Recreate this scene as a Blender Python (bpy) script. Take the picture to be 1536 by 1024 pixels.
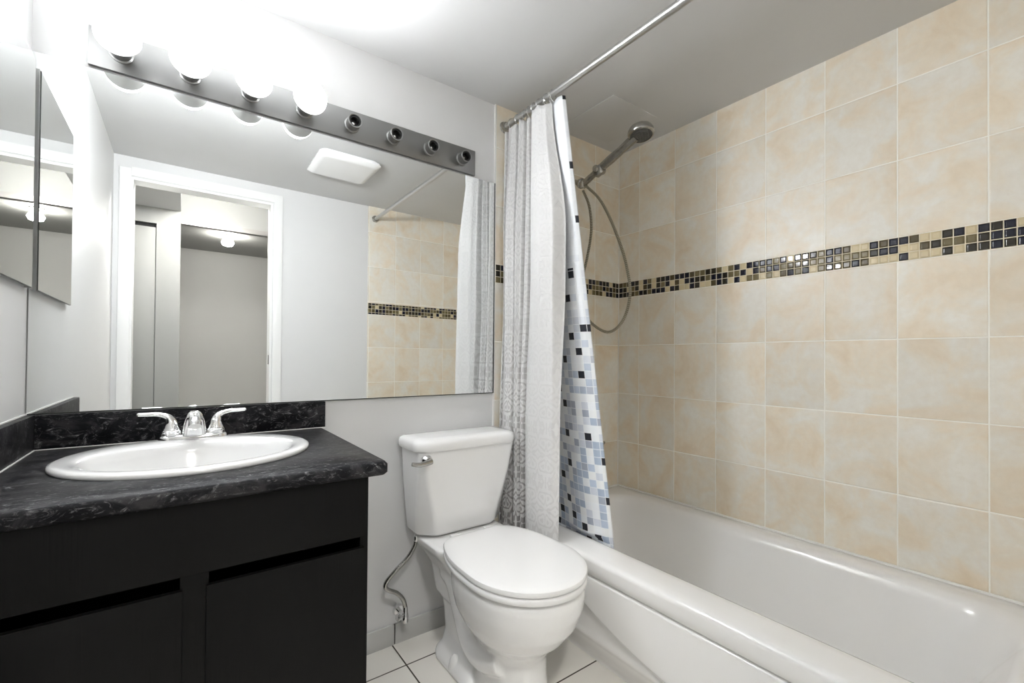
import bpy, bmesh, math, random
from mathutils import Vector, Matrix
PI = math.pi
sc = bpy.context.scene
for o in list(bpy.data.objects): bpy.data.objects.remove(o)

# ------------------------------------------------------------------ camera
YB, XR, XL, YF, ZC = 1.601, 1.887, -0.309, -0.036, 2.154   # back, right, left, front walls, ceiling
cam_d = bpy.data.cameras.new('camera'); cam = bpy.data.objects.new('camera', cam_d); sc.collection.objects.link(cam)
Rr = Vector((0.805184, -0.59297637, 0.00759959)); Uu = Vector((-0.01169319, -0.00306275, 0.99992694)); Fw = Rr.cross(Uu) * -1
M = Matrix((Rr, Uu, Rr.cross(Uu))).transposed().to_4x4(); M.translation = Vector((0, 0, 1.05927))
cam.matrix_world = M
cam_d.sensor_width = 36; cam_d.lens = 672.32 / 1536 * 36; cam_d.clip_start = 0.01
cam_d.shift_y = (531.15 - 512) / 1536
sc.camera = cam

# ------------------------------------------------------------------ world, light, exposure
w = bpy.data.worlds.new('world'); sc.world = w; w.use_nodes = True
w.node_tree.nodes['Background'].inputs[0].default_value = (0.8, 0.85, 0.9, 1); w.node_tree.nodes['Background'].inputs[1].default_value = 0.02
sc.view_settings.view_transform = 'Standard'; sc.view_settings.look = 'None'
sc.view_settings.gamma = 1; sc.view_settings.use_curve_mapping = False
sc.view_settings.exposure = 3.63
sc.cycles.max_bounces = 14; sc.cycles.diffuse_bounces = 7; sc.cycles.glossy_bounces = 8
sc.cycles.use_denoising = True; sc.cycles.sample_clamp_indirect = 6
BULB_E, HALL_FILL_E, ROOM_E = 36.0, 17.0, 13.0

def area(name, loc, rot, size, power, col=(1, 1, 1), sy=None):
    d = bpy.data.lights.new(name, 'AREA'); d.energy = power; d.color = col; d.size = size
    if sy: d.shape = 'RECTANGLE'; d.size_y = sy
    o = bpy.data.objects.new(name, d); sc.collection.objects.link(o); o.location = loc; o.rotation_euler = rot
    return o

# ------------------------------------------------------------------ materials
def node_mat(name):
    m = bpy.data.materials.new(name); m.use_nodes = True; nt = m.node_tree
    return m, nt, nt.nodes['Principled BSDF']
def N(nt, t, **kw):
    n = nt.nodes.new(t)
    for k, v in kw.items(): setattr(n, k, v)
    return n
def mth(nt, op, a, b=None, c=None):
    n = nt.nodes.new('ShaderNodeMath'); n.operation = op
    for i, x in enumerate((a, b, c)):
        if x is None: continue
        if isinstance(x, (int, float)): n.inputs[i].default_value = x
        else: nt.links.new(x, n.inputs[i])
    return n.outputs[0]
def mix(nt, f, a, b):
    n = nt.nodes.new('ShaderNodeMix'); n.data_type = 'RGBA'
    for i, x in ((0, f), (6, a), (7, b)):
        if isinstance(x, (int, float)): n.inputs[i].default_value = x
        elif isinstance(x, tuple): n.inputs[i].default_value = (*x, 1)
        else: nt.links.new(x, n.inputs[i])
    return n.outputs[2]
def noise(nt, vec, scale, detail=3, dist=0.0, rough=0.5):
    n = nt.nodes.new('ShaderNodeTexNoise'); n.inputs['Scale'].default_value = scale; n.inputs['Detail'].default_value = detail
    n.inputs['Distortion'].default_value = dist; n.inputs['Roughness'].default_value = rough
    if vec is not None: nt.links.new(vec, n.inputs['Vector'])
    return n.outputs['Fac']
def ramp(nt, f, stops, interp='LINEAR'):
    n = nt.nodes.new('ShaderNodeValToRGB'); cr = n.color_ramp; cr.interpolation = interp
    while len(cr.elements) < len(stops): cr.elements.new(0.5)
    for e, (p, c) in zip(cr.elements, stops):
        e.position = p; e.color = (*c, 1) if len(c) == 3 else c
    nt.links.new(f, n.inputs[0]); return n.outputs[0]
def objco(nt):
    return N(nt, 'ShaderNodeTexCoord').outputs['Object']
def bump(nt, h, strength, dist, bs):
    b = nt.nodes.new('ShaderNodeBump'); b.inputs['Strength'].default_value = strength; b.inputs['Distance'].default_value = dist
    nt.links.new(h, b.inputs['Height']); nt.links.new(b.outputs[0], bs.inputs['Normal'])
def simple(name, col, rough=0.5, metal=0.0, coat=0.0, var=0.0, scale=8, bmp=0.0, bscale=60, spec=None):
    m, nt, bs = node_mat(name)
    bs.inputs['Roughness'].default_value = rough; bs.inputs['Metallic'].default_value = metal
    bs.inputs['Coat Weight'].default_value = coat; bs.inputs['Coat Roughness'].default_value = 0.05
    if spec is not None: bs.inputs['Specular IOR Level'].default_value = spec
    co = objco(nt)
    f = noise(nt, co, scale, 3)
    c2 = tuple(max(0, c * (1 - var)) for c in col)
    nt.links.new(mix(nt, f, col, c2), bs.inputs['Base Color'])
    if bmp: bump(nt, noise(nt, co, bscale, 4), bmp, 0.002, bs)
    return m

paint = simple('white_wall_paint', (0.72, 0.72, 0.718), 0.45, var=0.03, bmp=0.12, bscale=90)
paint_ceiling = simple('ceiling_paint', (0.60, 0.602, 0.60), 0.6, var=0.04, bmp=0.15, bscale=70)
paint_trim = simple('glossy_trim_paint', (0.86, 0.86, 0.85), 0.3, var=0.02)
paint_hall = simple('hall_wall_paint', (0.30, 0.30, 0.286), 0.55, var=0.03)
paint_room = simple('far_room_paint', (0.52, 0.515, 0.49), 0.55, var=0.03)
china = simple('white_vitreous_china', (0.89, 0.89, 0.885), 0.12, coat=0.3, var=0.01)
plastic = simple('white_seat_plastic', (0.86, 0.86, 0.855), 0.22, var=0.01)
tub_mat = simple('white_tub_acrylic', (0.87, 0.865, 0.855), 0.16, coat=0.25, var=0.02)
chrome = simple('polished_chrome', (0.82, 0.82, 0.82), 0.07, 1.0, var=0.05)
worn_chrome = simple('worn_chrome', (0.56, 0.55, 0.52), 0.20, 1.0, var=0.4, scale=60, bmp=0.4, bscale=90)
brushed = simple('brushed_steel_rod', (0.62, 0.62, 0.61), 0.3, 1.0, var=0.1)
bar_metal = simple('satin_chrome_bar', (0.32, 0.32, 0.315), 0.30, 1.0, var=0.08, scale=3)
mirror_m = simple('silvered_mirror_glass', (0.90, 0.915, 0.91), 0.0, 1.0)
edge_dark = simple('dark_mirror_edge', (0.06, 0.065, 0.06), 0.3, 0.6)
black_m = simple('black_plastic', (0.012, 0.012, 0.012), 0.35)
caulk = simple('white_caulk', (0.86, 0.85, 0.82), 0.5, var=0.04, scale=8)
grout_dark = simple('dark_grout', (0.05, 0.045, 0.04), 0.9)
led_back = simple('bulb_base_plastic', (0.75, 0.75, 0.74), 0.35)
baseboard_m = simple('grey_baseboard_tile', (0.60, 0.60, 0.585), 0.35, var=0.12, scale=12)
gap_shade_m = simple('painted_gap_shade', (0.01, 0.01, 0.01), 0.8)
track_m = simple('grey_metal_track', (0.22, 0.21, 0.20), 0.35, 0.6, var=0.15)

def emission(name, col, s):
    m = bpy.data.materials.new(name); m.use_nodes = True; nt = m.node_tree
    bs = nt.nodes['Principled BSDF']; bs.inputs['Base Color'].default_value = (0.9, 0.9, 0.9, 1)
    bs.inputs['Emission Color'].default_value = (*col, 1); bs.inputs['Emission Strength'].default_value = s
    return m
bulb_glow = emission('lit_bulb_dome', (0.955, 0.975, 1.0), BULB_E)
nt = bulb_glow.node_tree       # LED bulbs throw most of their light forward, out of the bar
sp = N(nt, 'ShaderNodeSeparateXYZ'); nt.links.new(N(nt, 'ShaderNodeNewGeometry').outputs['Normal'], sp.inputs[0])
fwd = mth(nt, 'MAXIMUM', mth(nt, 'MULTIPLY', sp.outputs[1], -1.0), 0.0)
nt.links.new(mth(nt, 'ADD', mth(nt, 'MULTIPLY', mth(nt, 'POWER', fwd, 3.0), BULB_E), 0.3), nt.nodes['Principled BSDF'].inputs['Emission Strength'])
room_glow = emission('lit_room_bulb', (1.0, 0.97, 0.92), ROOM_E)
hall_fill_glow = emission('hall_fill_globe', (1.0, 0.98, 0.95), HALL_FILL_E)

def tile_material(name, axis, u0, wdt=0.2058):
    """cream ceramic wall tile, world metres; axis 0 = x, 1 = y is the horizontal direction"""
    m, nt, bs = node_mat(name); co = objco(nt)
    sp = N(nt, 'ShaderNodeSeparateXYZ'); nt.links.new(co, sp.inputs[0])
    U = mth(nt, 'DIVIDE', mth(nt, 'SUBTRACT', sp.outputs[axis], u0), wdt)
    above = mth(nt, 'GREATER_THAN', sp.outputs[2], 1.42)
    z0 = mth(nt, 'ADD', mth(nt, 'MULTIPLY', above, 1.464 - 1.3845), 1.3845)
    V = mth(nt, 'DIVIDE', mth(nt, 'SUBTRACT', sp.outputs[2], z0), 0.2525)
    def edge(t, size):
        f = mth(nt, 'FRACT', t)
        return mth(nt, 'MULTIPLY', mth(nt, 'MINIMUM', f, mth(nt, 'SUBTRACT', 1.0, f)), size)
    d = mth(nt, 'MINIMUM', edge(U, wdt), edge(V, 0.2525))
    g = N(nt, 'ShaderNodeMapRange'); g.inputs[1].default_value = 0.0014; g.inputs[2].default_value = 0.0021; nt.links.new(d, g.inputs[0])
    bev = N(nt, 'ShaderNodeMapRange'); bev.inputs[1].default_value = 0.0010; bev.inputs[2].default_value = 0.0040; nt.links.new(d, bev.inputs[0])
    cid = N(nt, 'ShaderNodeCombineXYZ')
    nt.links.new(mth(nt, 'FLOOR', U), cid.inputs[0]); nt.links.new(mth(nt, 'FLOOR', V), cid.inputs[1]); nt.links.new(above, cid.inputs[2])
    wn = N(nt, 'ShaderNodeTexWhiteNoise'); nt.links.new(cid.outputs[0], wn.inputs[0])
    sc_ = N(nt, 'ShaderNodeVectorMath', operation='SCALE'); nt.links.new(wn.outputs[1], sc_.inputs[0]); sc_.inputs[3].default_value = 7.0
    ad = N(nt, 'ShaderNodeVectorMath', operation='ADD'); nt.links.new(co, ad.inputs[0]); nt.links.new(sc_.outputs[0], ad.inputs[1])
    n1 = noise(nt, ad.outputs[0], 7.5, 5, 0.6, 0.55); n2 = noise(nt, ad.outputs[0], 45, 4, 0.2, 0.6)
    base = ramp(nt, n1, [(0.38, (0.86, 0.835, 0.765)), (0.49, (0.85, 0.79, 0.68)), (0.58, (0.845, 0.75, 0.61)), (0.72, (0.79, 0.665, 0.50))])
    fine = mix(nt, mth(nt, 'MULTIPLY', mth(nt, 'SUBTRACT', n2, 0.35), 0.6), base, (0.66, 0.58, 0.46))
    tone = mth(nt, 'ADD', mth(nt, 'MULTIPLY', wn.outputs[0], 0.10), 0.93)
    mul = N(nt, 'ShaderNodeVectorMath', operation='SCALE'); nt.links.new(fine, mul.inputs[0]); nt.links.new(tone, mul.inputs[3])
    nt.links.new(mix(nt, g.outputs[0], (0.97, 0.95, 0.88), mul.outputs[0]), bs.inputs['Base Color'])
    bs.inputs['Roughness'].default_value = 0.38
    bump(nt, mth(nt, 'ADD', bev.outputs[0], mth(nt, 'MULTIPLY', n2, 0.12)), 0.6, 0.002, bs)
    return m
tile_right = tile_material('cream_wall_tile_right', 1, 1.4607)
tile_back = tile_material('cream_wall_tile_back', 0, 1.081 + 0.2058 * 0.995)
tile_front = tile_material('cream_wall_tile_front', 0, 1.281, 0.2)

def mosaic_material(name, axis, u0, cw=0.0258):
    m, nt, bs = node_mat(name); co = objco(nt)
    sp = N(nt, 'ShaderNodeSeparateXYZ'); nt.links.new(co, sp.inputs[0])
    U = mth(nt, 'DIVIDE', mth(nt, 'SUBTRACT', sp.outputs[axis], u0), cw)
    V = mth(nt, 'DIVIDE', mth(nt, 'SUBTRACT', sp.outputs[2], 1.385), 0.02633)
    def edge(t):
        f = mth(nt, 'FRACT', t); return mth(nt, 'MINIMUM', f, mth(nt, 'SUBTRACT', 1.0, f))
    d = mth(nt, 'MINIMUM', edge(U), edge(V))
    g = N(nt, 'ShaderNodeMapRange'); g.inputs[1].default_value = 0.035; g.inputs[2].default_value = 0.06; nt.links.new(d, g.inputs[0])
    pil = N(nt, 'ShaderNodeMapRange'); pil.interpolation_type = 'SMOOTHSTEP'; pil.inputs[1].default_value = 0.03; pil.inputs[2].default_value = 0.22; nt.links.new(d, pil.inputs[0])
    cid = N(nt, 'ShaderNodeCombineXYZ'); nt.links.new(mth(nt, 'FLOOR', U), cid.inputs[0]); nt.links.new(mth(nt, 'FLOOR', V), cid.inputs[1])
    wn = N(nt, 'ShaderNodeTexWhiteNoise'); nt.links.new(cid.outputs[0], wn.inputs[0])
    col = ramp(nt, wn.outputs[0], [(0.0, (0.010, 0.011, 0.024)), (0.30, (0.028, 0.024, 0.016)), (0.45, (0.09, 0.07, 0.032)), (0.60, (0.17, 0.14, 0.07)), (0.76, (0.66, 0.56, 0.36))], 'CONSTANT')
    nt.links.new(mix(nt, g.outputs[0], (0.70, 0.63, 0.48), col), bs.inputs['Base Color'])
    rg = N(nt, 'ShaderNodeMapRange'); rg.inputs[3].default_value = 0.6; rg.inputs[4].default_value = 0.08; nt.links.new(g.outputs[0], rg.inputs[0]); nt.links.new(rg.outputs[0], bs.inputs['Roughness'])
    bump(nt, pil.outputs[0], 0.7, 0.003, bs)
    return m
mos_right = mosaic_material('glass_mosaic_right', 1, 1.4607); mos_back = mosaic_material('glass_mosaic_back', 0, 1.0815); mos_front = mosaic_material('glass_mosaic_front', 0, 1.0775)

# floor tile
def floor_material():
    m, nt, bs = node_mat('cream_floor_tile'); co = objco(nt)
    sp = N(nt, 'ShaderNodeSeparateXYZ'); nt.links.new(co, sp.inputs[0])
    def edge(o, s, u0):
        f = mth(nt, 'FRACT', mth(nt, 'DIVIDE', mth(nt, 'SUBTRACT', o, u0), s))
        return mth(nt, 'MULTIPLY', mth(nt, 'MINIMUM', f, mth(nt, 'SUBTRACT', 1.0, f)), s)
    d = mth(nt, 'MINIMUM', edge(sp.outputs[0], 0.305, 0.636), edge(sp.outputs[1], 0.184*2, 1.464))
    g = N(nt, 'ShaderNodeMapRange'); g.inputs[1].default_value = 0.0019; g.inputs[2].default_value = 0.0030; nt.links.new(d, g.inputs[0])
    c = mix(nt, noise(nt, co, 5, 4, 0.5), (0.90, 0.88, 0.83), (0.84, 0.81, 0.75))
    nt.links.new(mix(nt, g.outputs[0], (0.07, 0.06, 0.045), c), bs.inputs['Base Color'])
    bs.inputs['Roughness'].default_value = 0.25; bump(nt, g.outputs[0], 0.5, 0.0015, bs)
    return m
floor_m = floor_material()

# black laminate worktop with chalky scratches
m, nt, bs = node_mat('black_slate_laminate'); counter_m = m; co = objco(nt)
mp = N(nt, 'ShaderNodeMapping'); nt.links.new(co, mp.inputs[0]); mp.inputs['Scale'].default_value = (1, 2.2, 1.6); mp.inputs['Rotation'].default_value = (0, 0, 0.5)
n1 = noise(nt, mp.outputs[0], 7, 6, 1.2, 0.65); n2 = noise(nt, mp.outputs[0], 26, 8, 2.5, 0.75); n3 = noise(nt, co, 70, 3)
c = ramp(nt, n1, [(0.38, (0.005, 0.005, 0.0065)), (0.50, (0.012, 0.0118, 0.014)), (0.62, (0.038, 0.037, 0.039))])
c = mix(nt, ramp(nt, n2, [(0.53, (0, 0, 0)), (0.60, (0.25, 0.25, 0.25)), (0.67, (1, 1, 1))]), c, (0.26, 0.26, 0.265))
nt.links.new(c, bs.inputs['Base Color']); bs.inputs['Roughness'].default_value = 0.40; bs.inputs['Specular IOR Level'].default_value = 0.11; bump(nt, n3, 0.15, 0.001, bs)
# black painted wood
m, nt, bs = node_mat('black_painted_wood'); wood_m = m; co = objco(nt)
mp = N(nt, 'ShaderNodeMapping'); nt.links.new(co, mp.inputs[0]); mp.inputs['Scale'].default_value = (40, 40, 2.0)
n1 = noise(nt, mp.outputs[0], 3, 5, 0.4); n2 = noise(nt, co, 4, 2)
nt.links.new(mix(nt, n2, (0.0025, 0.0025, 0.0025), (0.0045, 0.0044, 0.0042)), bs.inputs['Base Color'])
bs.inputs['Roughness'].default_value = 0.5; bs.inputs['Specular IOR Level'].default_value = 0.17; bump(nt, n1, 0.35, 0.0012, bs)

# grey scroll curtain fabric (UV in metres)
def uvco(nt): return N(nt, 'ShaderNodeTexCoord').outputs['UV']
m, nt, bs = node_mat('damask_curtain_fabric'); damask = m; uv = uvco(nt)
sp = N(nt, 'ShaderNodeSeparateXYZ'); nt.links.new(uv, sp.inputs[0])
wv = N(nt, 'ShaderNodeTexWave'); wv.wave_type = 'RINGS'; wv.rings_direction = 'SPHERICAL'; wv.inputs['Scale'].default_value = 13; wv.inputs['Distortion'].default_value = 11; wv.inputs['Detail'].default_value = 1; wv.inputs['Detail Scale'].default_value = 1.4
fu = mth(nt, 'SUBTRACT', mth(nt, 'PINGPONG', sp.outputs[0], 0.062), 0.02); fv = mth(nt, 'SUBTRACT', mth(nt, 'PINGPONG', sp.outputs[1], 0.10), 0.05)
cb = N(nt, 'ShaderNodeCombineXYZ'); nt.links.new(fu, cb.inputs[0]); nt.links.new(fv, cb.inputs[1]); nt.links.new(cb.outputs[0], wv.inputs['Vector'])
line = ramp(nt, wv.outputs['Fac'], [(0.0, (1, 1, 1)), (0.30, (1, 1, 1)), (0.46, (0, 0, 0))])
side = N(nt, 'ShaderNodeMapRange'); side.inputs[1].default_value = 0.60; side.inputs[2].default_value = 0.66; side.inputs[3].default_value = 1.0; side.inputs[4].default_value = 0.22; nt.links.new(sp.outputs[0], side.inputs[0])
low = N(nt, 'ShaderNodeMapRange'); low.inputs[1].default_value = 0.35; low.inputs[2].default_value = 1.25; low.inputs[3].default_value = 0.85; low.inputs[4].default_value = 0.16; nt.links.new(sp.outputs[1], low.inputs[0])
f = mth(nt, 'MULTIPLY', mth(nt, 'MULTIPLY', line, side.outputs[0]), low.outputs[0])
c = mix(nt, f, (0.70, 0.695, 0.69), (0.24, 0.225, 0.22)); nt.links.new(c, bs.inputs['Base Color'])
bs.inputs['Roughness'].default_value = 0.75; bs.inputs['Sheen Weight'].default_value = 0.3; bump(nt, mth(nt, 'SUBTRACT', 1.0, line), 0.4, 0.002, bs)

# mosaic printed liner (UV in metres, v = height)
m, nt, bs = node_mat('mosaic_printed_fabric'); liner_m = m; uv = uvco(nt)
sp = N(nt, 'ShaderNodeSeparateXYZ'); nt.links.new(uv, sp.inputs[0]); cell = 0.0290
Uc = mth(nt, 'FLOOR', mth(nt, 'DIVIDE', sp.outputs[0], cell)); Vc = mth(nt, 'FLOOR', mth(nt, 'DIVIDE', sp.outputs[1], cell))
cid = N(nt, 'ShaderNodeCombineXYZ'); nt.links.new(Uc, cid.inputs[0]); nt.links.new(Vc, cid.inputs[1])
wn = N(nt, 'ShaderNodeTexWhiteNoise'); nt.links.new(cid.outputs[0], wn.inputs[0])
cid2 = N(nt, 'ShaderNodeCombineXYZ'); nt.links.new(Uc, cid2.inputs[0]); nt.links.new(Vc, cid2.inputs[1]); cid2.inputs[2].default_value = 5.3
wn2 = N(nt, 'ShaderNodeTexWhiteNoise'); nt.links.new(cid2.outputs[0], wn2.inputs[0])
blue = ramp(nt, wn.outputs[0], [(0.0, (0.84, 0.87, 0.90)), (0.28, (0.66, 0.70, 0.77)), (0.45, (0.42, 0.50, 0.62)), (0.62, (0.84, 0.86, 0.87)), (0.75, (0.50, 0.58, 0.70)), (0.88, (0.40, 0.44, 0.53))], 'CONSTANT')
fade = N(nt, 'ShaderNodeMapRange'); fade.inputs[1].default_value = 0.85; fade.inputs[2].default_value = 1.5; fade.inputs[3].default_value = 1.0; fade.inputs[4].default_value = 0.05; nt.links.new(sp.outputs[1], fade.inputs[0])
c = mix(nt, fade.outputs[0], (0.85, 0.87, 0.90), blue)
thr = N(nt, 'ShaderNodeMapRange'); thr.inputs[1].default_value = 0.6; thr.inputs[2].default_value = 1.6; thr.inputs[3].default_value = 0.905; thr.inputs[4].default_value = 0.96; nt.links.new(sp.outputs[1], thr.inputs[0])
blk = mth(nt, 'GREATER_THAN', wn2.outputs[0], thr.outputs[0])
def le(o):
    f = mth(nt, 'FRACT', mth(nt, 'DIVIDE', o, cell)); return mth(nt, 'MINIMUM', f, mth(nt, 'SUBTRACT', 1.0, f))
ln = mth(nt, 'LESS_THAN', mth(nt, 'MINIMUM', le(sp.outputs[0]), le(sp.outputs[1])), 0.045)
c = mix(nt, blk, c, (0.012, 0.014, 0.022))
nt.links.new(mix(nt, mth(nt, 'MULTIPLY', ln, 0.75), c, (0.88, 0.90, 0.92)), bs.inputs['Base Color'])
bs.inputs['Roughness'].default_value = 0.55

# ribbed metal hose
m, nt, bs = node_mat('ribbed_metal_hose'); hose_m = m
wv = N(nt, 'ShaderNodeTexWave'); wv.bands_direction = 'Y'; wv.inputs['Scale'].default_value = 75; nt.links.new(uvco(nt), wv.inputs['Vector'])
nt.links.new(ramp(nt, wv.outputs['Fac'], [(0.3, (0.05, 0.045, 0.03)), (0.6, (0.75, 0.70, 0.55))]), bs.inputs['Base Color'])
bs.inputs['Metallic'].default_value = 0.85; bs.inputs['Roughness'].default_value = 0.3; bump(nt, wv.outputs['Fac'], 1.0, 0.002, bs)

# ------------------------------------------------------------------ mesh helpers (vertices given in room coordinates)
def wloc(o):
    v = Vector((0, 0, 0))
    while o is not None: v += o.location; o = o.parent
    return v
def obj(name, bm, mat, parent=None, origin=None, smooth=True, sharp=35):
    off = wloc(parent) if parent is not None else Vector((0, 0, 0))
    if origin is not None: off = off * 0 + Vector(origin)
    bmesh.ops.translate(bm, verts=bm.verts, vec=-off)
    bmesh.ops.recalc_face_normals(bm, faces=bm.faces)
    me = bpy.data.meshes.new(name); bm.to_mesh(me); bm.free()
    if smooth:
        for p in me.polygons: p.use_smooth = True
        me.set_sharp_from_angle(angle=math.radians(sharp))
    o = bpy.data.objects.new(name, me); sc.collection.objects.link(o)
    for mm in (mat if isinstance(mat, (list, tuple)) else [mat]): me.materials.append(mm)
    if parent is not None: o.parent = parent
    elif origin is not None: o.location = origin
    return o
def tag(o, label, cat, group=None):
    o['label'] = label; o['category'] = cat
    if group: o['group'] = group
    return o
def thing(name, label, cat, loc, group=None):
    o = bpy.data.objects.new(name, None); sc.collection.objects.link(o); o.location = loc; o.empty_display_size = 0.05
    return tag(o, label, cat, group)
def struct(o): o['kind'] = 'structure'; return o
def box(bm, x0, x1, y0, y1, z0, z1, bev=0.0, seg=2):
    g = bmesh.ops.create_cube(bm, size=1.0); vs = g['verts']
    for v in vs: v.co = Vector(((x0 + x1) / 2 + v.co.x * (x1 - x0), (y0 + y1) / 2 + v.co.y * (y1 - y0), (z0 + z1) / 2 + v.co.z * (z1 - z0)))
    if bev > 0:
        es = list({e for v in vs for e in v.link_edges}); bmesh.ops.bevel(bm, geom=es, offset=bev, segments=seg, affect='EDGES', profile=0.6)
    return bm
def B(): return bmesh.new()
def loft(bm, rings, cap0=True, cap1=True, close=True):
    R = [[bm.verts.new(p) for p in r] for r in rings]
    n = len(R[0])
    for a, b in zip(R, R[1:]):
        for i in range(n if close else n - 1):
            j = (i + 1) % n
            bm.faces.new((a[i], a[j], b[j], b[i]))
    if cap0: bm.faces.new(R[0][::-1])
    if cap1: bm.faces.new(R[-1])
    return bm
def frame(d):
    d = d.normalized(); a = Vector((0, 0, 1)) if abs(d.z) < 0.9 else Vector((1, 0, 0))
    u = d.cross(a).normalized(); return u, d.cross(u).normalized()
def lathe(bm, base, axis, prof, n=32, cap0=True, cap1=True):
    """prof: (distance along axis, radius)"""
    base = Vector(base); axis = Vector(axis).normalized(); u, v = frame(axis)
    return loft(bm, [[base + axis * t + (u * math.cos(2 * PI * i / n) + v * math.sin(2 * PI * i / n)) * max(r, 1e-4) for i in range(n)] for t, r in prof], cap0, cap1)
def spline(pts, n):
    P = [Vector(p) for p in pts]; P = [P[0] * 2 - P[1]] + P + [P[-1] * 2 - P[-2]]; out = []
    for i in range(1, len(P) - 2):
        for k in range(n):
            t = k / n; a, b, c, d = P[i - 1:i + 3]
            out.append(0.5 * ((2 * b) + (c - a) * t + (2 * a - 5 * b + 4 * c - d) * t * t + (3 * b - a - 3 * c + d) * t ** 3))
    out.append(P[-2]); return out
def tube(bm, pts, rad, n=14, flat=None, uvl=None):
    """sweep with parallel transport; rad number or list; flat (ra, rb) scale"""
    pts = [Vector(p) for p in pts]; k = len(pts); rad = [rad] * k if isinstance(rad, (int, float)) else rad
    t = (pts[1] - pts[0]).normalized(); u, v = frame(t); rings = []
    for i, p in enumerate(pts):
        t2 = (pts[min(i + 1, k - 1)] - pts[max(i - 1, 0)]).normalized()
        q = t.rotation_difference(t2); u = q @ u; v = q @ v; t = t2
        fa, fb = flat[i] if flat else (1, 1)
        rings.append([p + (u * math.cos(2 * PI * j / n) * fa + v * math.sin(2 * PI * j / n) * fb) * rad[i] for j in range(n)])
    loft(bm, rings)
    if uvl:
        L = [0]
        for a, b in zip(pts, pts[1:]): L.append(L[-1] + (b - a).length)
        lay = bm.loops.layers.uv.new('UVMap'); bm.verts.index_update()
        for f in bm.faces:
            for l in f.loops: l[lay].uv = (0, L[min(l.vert.index // n, k - 1)])
    return bm
def rrect(cx, cy, hx, hy, r, z, n=8):
    out = []
    for sx, sy, a0 in ((1, 1, 0), (-1, 1, 90), (-1, -1, 180), (1, -1, 270)):
        for i in range(n + 1):
            a = math.radians(a0 + 90 * i / n)
            out.append(Vector((cx + sx * (hx - r) + r * math.cos(a), cy + sy * (hy - r) + r * math.sin(a), z)))
    return out
def ell(cx, cy, a, b, z, n=64):
    return [Vector((cx + a * math.cos(2 * PI * i / n), cy + b * math.sin(2 * PI * i / n), z)) for i in range(n)]
def S(o, lv=1):
    md = o.modifiers.new('subsurf', 'SUBSURF'); md.levels = lv; md.render_levels = lv; return o

# ================================================================== THE ROOM
T = 0.10
struct(obj('floor', box(B(), -1.6, XR + T, -2.75, YB + T, -0.08, 0.0), floor_m, smooth=False))
struct(obj('ceiling', box(B(), XL - T, XR + T, YF - T, YB + T, ZC, ZC + T), paint_ceiling, smooth=False))
wb = struct(obj('wall_back', box(B(), XL - T, XR + T, YB, YB + T, 0, ZC), paint, smooth=False))
TT = 0.007
obj('tile_panel', box(B(), 1.081, XR, YB - TT, YB, 0.0, ZC, 0.0), tile_back, wb, smooth=False)
obj('tile_edge_trim', box(B(), 1.075, 1.081, YB - TT - 0.001, YB, 0.0, ZC), caulk, wb, smooth=False)
obj('mosaic_band', box(B(), 1.081, XR - TT, YB - TT - 0.0015, YB - TT, 1.385, 1.464), mos_back, wb, smooth=False)
wr = struct(obj('wall_right', box(B(), XR, XR + T, YF - T, YB, 0, ZC), paint, smooth=False))
obj('tile_panel', box(B(), XR - TT, XR, YF, YB - TT, 0.0, ZC), tile_right, wr, smooth=False)
obj('mosaic_band', box(B(), XR - TT - 0.0015, XR - TT, YF, YB - TT - 0.0015, 1.385, 1.464), mos_right, wr, smooth=False)
obj('corner_grout', box(B(), XR - TT - 0.003, XR - TT, YB - TT - 0.003, YB - TT, 0.40, ZC), caulk, wr, smooth=False)
struct(obj('wall_left', box(B(), XL - T, XL, YF - T, YB, 0, ZC), paint, smooth=False))
# front wall with the doorway (x -0.225 .. 0.448)
DX0, DX1, DZ = -0.225, 0.448, 2.03
bm = B(); box(bm, XL, DX0 - 0.012, YF - T, YF, 0, ZC); box(bm, DX1 + 0.012, XR, YF - T, YF, 0, ZC); box(bm, DX0 - 0.012, DX1 + 0.012, YF - T, YF, DZ + 0.012, ZC)
wf = struct(obj('wall_front', bm, paint, smooth=False))
obj('tile_panel', box(B(), 1.075, XR - TT, YF, YF + TT, 0.0, ZC), tile_front, wf, smooth=False)
obj('mosaic_band', box(B(), 1.075, XR - TT, YF + TT, YF + TT + 0.0015, 1.373, 1.452), mos_front, wf, smooth=False)
# door frame: jambs, stops and casing
d1 = struct(bpy.data.objects.new('door_1', None)); sc.collection.objects.link(d1); d1.location = ((DX0 + DX1) / 2, YF, 0)
bm = B(); box(bm, DX0 - 0.012, DX0, YF - T - 0.001, YF + 0.002, 0, DZ); box(bm, DX1, DX1 + 0.012, YF - T - 0.001, YF + 0.002, 0, DZ); box(bm, DX0 - 0.012, DX1 + 0.012, YF - T - 0.001, YF + 0.002, DZ, DZ + 0.012)
obj('jamb', bm, paint_trim, d1, smooth=False)
bm = B(); cw, ct = 0.05, 0.011
box(bm, DX0 - 0.010 - cw, DX0 - 0.010, YF, YF + ct, 0, DZ + 0.008 + cw, 0.002); box(bm, DX1 + 0.018, DX1 + 0.018 + cw, YF, YF + ct, 0, DZ + 0.018 + cw, 0.002)
box(bm, DX0 - 0.010, DX1 + 0.018, YF, YF + ct, DZ + 0.018, DZ + 0.018 + cw, 0.002)
obj('casing', bm, paint_trim, d1)
obj('strike_plate', box(B(), DX1 - 0.0015, DX1 + 0.001, YF - 0.045, YF - 0.012, 1.01, 1.07, 0.0005), worn_chrome, d1)
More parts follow.
